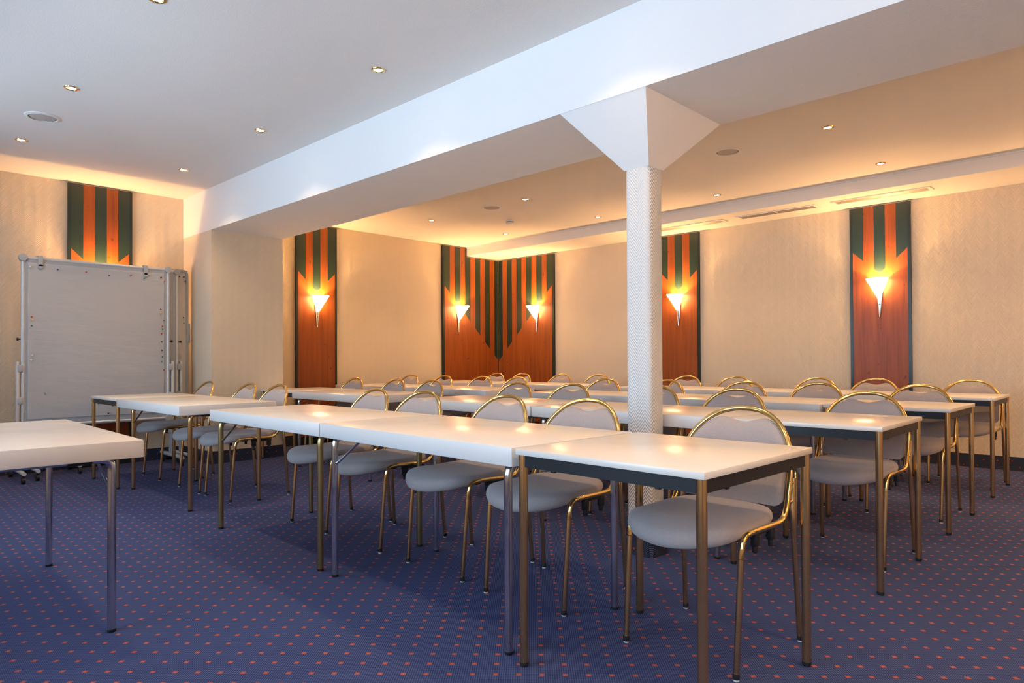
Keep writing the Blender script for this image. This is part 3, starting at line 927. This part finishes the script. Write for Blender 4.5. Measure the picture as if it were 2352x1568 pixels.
def pin(x, z, colr, label, y=7.2545):
    bm = bmesh.new()
    add_lathe(bm, [(0, 0), (.0022, 0), (.0026, .0045), (.0048, .006), (.0072, .009), (.0072, .013), (.0045, .015), (0, .0155)], 12)
    for v in bm.verts: v.co = Vector((v.co.x, -v.co.z, v.co.y))
    o = obj('push_pin', bm, 'pin_' + colr); o.location = (x, y, z)
    tag(o, label, 'push pin', 'push pins on the pinboards')
for x, z, c, t in (
    (1.575, 1.880, 'blue', 'blue push pin on the upper paper edge near the hook'),
    (1.800, 1.878, 'red', 'red push pin on the upper paper edge below the striped panel'),
    (1.990, 1.860, 'blue', 'blue push pin on the upper paper edge around its middle'),
    (2.180, 1.878, 'red', 'red push pin on the upper paper edge close to the second hook'),
    (2.300, 1.862, 'green', 'green push pin on the upper paper edge just under the second hook'),
    (2.455, 1.880, 'black', 'black push pin in the paper corner towards the pilaster'),
    (2.487, 1.842, 'red', 'red push pin at the paper corner towards the pilaster'),
    (1.368, 1.885, 'white', 'white push pin in the paper corner away from the pilaster'),
    (1.378, 1.440, 'red', 'red push pin on the upright paper edge away from the pilaster'),
    (1.384, 1.412, 'yellow', 'yellow push pin under the red one, paper edge away from the pilaster'),
    (1.380, 1.362, 'green', 'green push pin below the yellow one, paper edge away from the pilaster'),
    (1.384, 1.100, 'white', 'white push pin halfway down the paper edge away from the pilaster'),
    (1.376, 1.058, 'white', 'lower white push pin on the paper edge away from the pilaster'),
    (2.452, 1.560, 'black', 'black push pin on the upright paper edge below the corner pins'),
    (2.456, 1.525, 'yellow', 'yellow push pin on the upright paper edge towards the pilaster'),
    (2.480, 1.452, 'green', 'upper green push pin on the paper edge towards the pilaster'),
    (2.468, 1.392, 'red', 'red push pin between the two green ones towards the pilaster'),
    (2.470, 1.362, 'green', 'second green push pin on the paper edge towards the pilaster'),
    (2.460, 1.318, 'red', 'red push pin under the second green one'),
    (2.462, 1.236, 'black', 'black push pin level with the pinboard joint'),
    (2.464, 1.150, 'black', 'black push pin just under the pinboard joint'),
    (2.468, 1.086, 'blue', 'blue push pin under the pinboard joint towards the pilaster'),
    (2.462, 1.040, 'green', 'lowest green push pin on the paper edge towards the pilaster'),
    (2.480, .955, 'red', 'lowest red push pin on the paper edge towards the pilaster'),
    (1.985, .548, 'black', 'single black push pin on the lower paper edge')):
    pin(x, z, c, t)

def whiteboard():
    x0, x1, z0, z1 = 1.60, 2.800, .50, 2.005
    cx = (x0 + x1) / 2; hw = (x1 - x0) / 2; yb = 7.470
    r = thing('moderation_board', 'board with rounded aluminium corners leaning rearmost against the others by the pilaster', 'board', (cx, yb, 0))
    bm = bmesh.new(); add_box(bm, -hw + .006, hw - .006, -.006, .010, z0 + .006, z1 - .006); obj('board_face', bm, 'beigefelt', r, smooth=False)
    rad = .055
    pts = []
    for cxx, czz, a0 in ((hw - rad, z1 - rad, 0), (-hw + rad, z1 - rad, 90), (-hw + rad, z0 + rad, 180), (hw - rad, z0 + rad, 270)):
        for k in range(7):
            a = radians(a0 + 15 * k); pts.append((cxx + rad * cos(a), czz + rad * sin(a)))
    inn = []
    for cxx, czz, a0 in ((hw - rad, z1 - rad, 0), (-hw + rad, z1 - rad, 90), (-hw + rad, z0 + rad, 180), (hw - rad, z0 + rad, 270)):
        for k in range(7):
            a = radians(a0 + 15 * k); inn.append((cxx + (rad - .024) * cos(a), czz + (rad - .024) * sin(a)))
    bm = bmesh.new(); n = len(pts)
    V = [[bm.verts.new((p[0], d, p[1])) for p in q] for q, d in ((pts, -.014), (pts, .014), (inn, .014), (inn, -.014))]
    for a, b in ((0, 1), (1, 2), (2, 3), (3, 0)):
        for i in range(n): bm.faces.new((V[a][i], V[a][(i + 1) % n], V[b][(i + 1) % n], V[b][i]))
    obj('board_frame', bm, 'alugrey', r)
    bm = bmesh.new(); add_box(bm, -hw + .10, hw - .115, -.0075, -.0062, z0 + .10, z1 - .05); obj('white_liner', bm, 'paper', r, smooth=False)
    bm = bmesh.new(); add_box(bm, hw - .020, hw + .016, -.020, .016, 1.235, 1.440, bev=.004); obj('side_clip', bm, 'alugrey', r)
    for sx in (-1, 1):
        X = sx * (hw - .16)
        bm = bmesh.new(); add_box(bm, X - .020, X + .020, .012, .036, .060, 1.0, bev=.004); obj('stand_post', bm, 'alu', r)
        bm = bmesh.new(); add_tube(bm, [(X, -.20, .075), (X, .18, .075)], .016, 12); f = obj('stand_foot', bm, 'alu', r)
        for yy in (-.185, .165):
            bm = bmesh.new(); add_tube(bm, [(X - .012, yy, .029), (X + .012, yy, .029)], .029, 16); add_tube(bm, [(X, yy, .065), (X, yy, .04)], .009, 8); obj('caster', bm, 'black', f)
whiteboard()
for x, z, c, t in ((2.708, 1.930, 'black', 'black push pin high on the rearmost board near its rounded corner'), (2.752, 1.930, 'black', 'second black push pin high on the rearmost board, closer to its frame'),
                   (2.766, 1.885, 'blue', 'blue push pin under the two black ones on the rearmost board'), (2.748, 1.500, 'blue', 'blue push pin midway down the rearmost board edge'),
                   (2.752, 1.440, 'green', 'green push pin midway down the rearmost board edge')):
    pin(x, z, c, t, 7.4625)

# ------------------------------------------------------------------ daylight
def area(name, loc, rot, sx, sy, e, col):
    l = bpy.data.lights.new(name, 'AREA'); l.shape = 'RECTANGLE'; l.size = sx; l.size_y = sy; l.energy = e; l.color = col
    o = bpy.data.objects.new(name, l); COL.objects.link(o); o.location = loc; o.rotation_euler = rot
    return o
DAY = 56.0
for a, b in WIN:
    area('daylight', (XW - .30, (a + b) / 2, (WZ[0] + WZ[1]) / 2), (0, radians(-90), 0), WZ[1] - WZ[0], b - a, DAY, (.50, .74, 1.))

area('ground_fill', (XW - 1.75, 2.4, .05), (radians(180), 0, 0), 2.2, 8.5, 430.0, (.74, .87, 1.))  # unseen lamp added to lighten the ceiling, as if ground outside bounced light

w = bpy.data.worlds.new('world'); S.world = w; w.use_nodes = True
bg = w.node_tree.nodes['Background']; bg.inputs[0].default_value = (.55, .72, 1., 1); bg.inputs[1].default_value = .8

# ------------------------------------------------------------------ camera
f, cyp, pitch, roll, yaw, ch = 1557.55, 809.98, .010, -.0051, .8044, 1.04
sb, cb = sin(yaw), cos(yaw)
right = Vector((cb, -sb, 0)); fwd = Vector((sb, cb, 0)); up = Vector((0, 0, 1))
fw = fwd * cos(pitch) + up * sin(pitch); u2 = up * cos(pitch) - fwd * sin(pitch)
rt = right * cos(roll) + u2 * sin(roll); u3 = u2 * cos(roll) - right * sin(roll)
cam = bpy.data.cameras.new('camera'); co = bpy.data.objects.new('camera', cam); COL.objects.link(co)
co.matrix_world = Matrix(((rt.x, u3.x, -fw.x, 0), (rt.y, u3.y, -fw.y, 0), (rt.z, u3.z, -fw.z, ch), (0, 0, 0, 1)))
cam.sensor_width = 36; cam.sensor_fit = 'HORIZONTAL'; cam.lens = f / 2352 * 36
cam.shift_y = (cyp - 784) / 2352; cam.clip_start = .02
S.camera = co

S.view_settings.view_transform = 'Standard'; S.view_settings.look = 'None'
S.view_settings.gamma = 1.; S.view_settings.use_curve_mapping = False
S.view_settings.exposure = 0.77
S.cycles.use_denoising = True
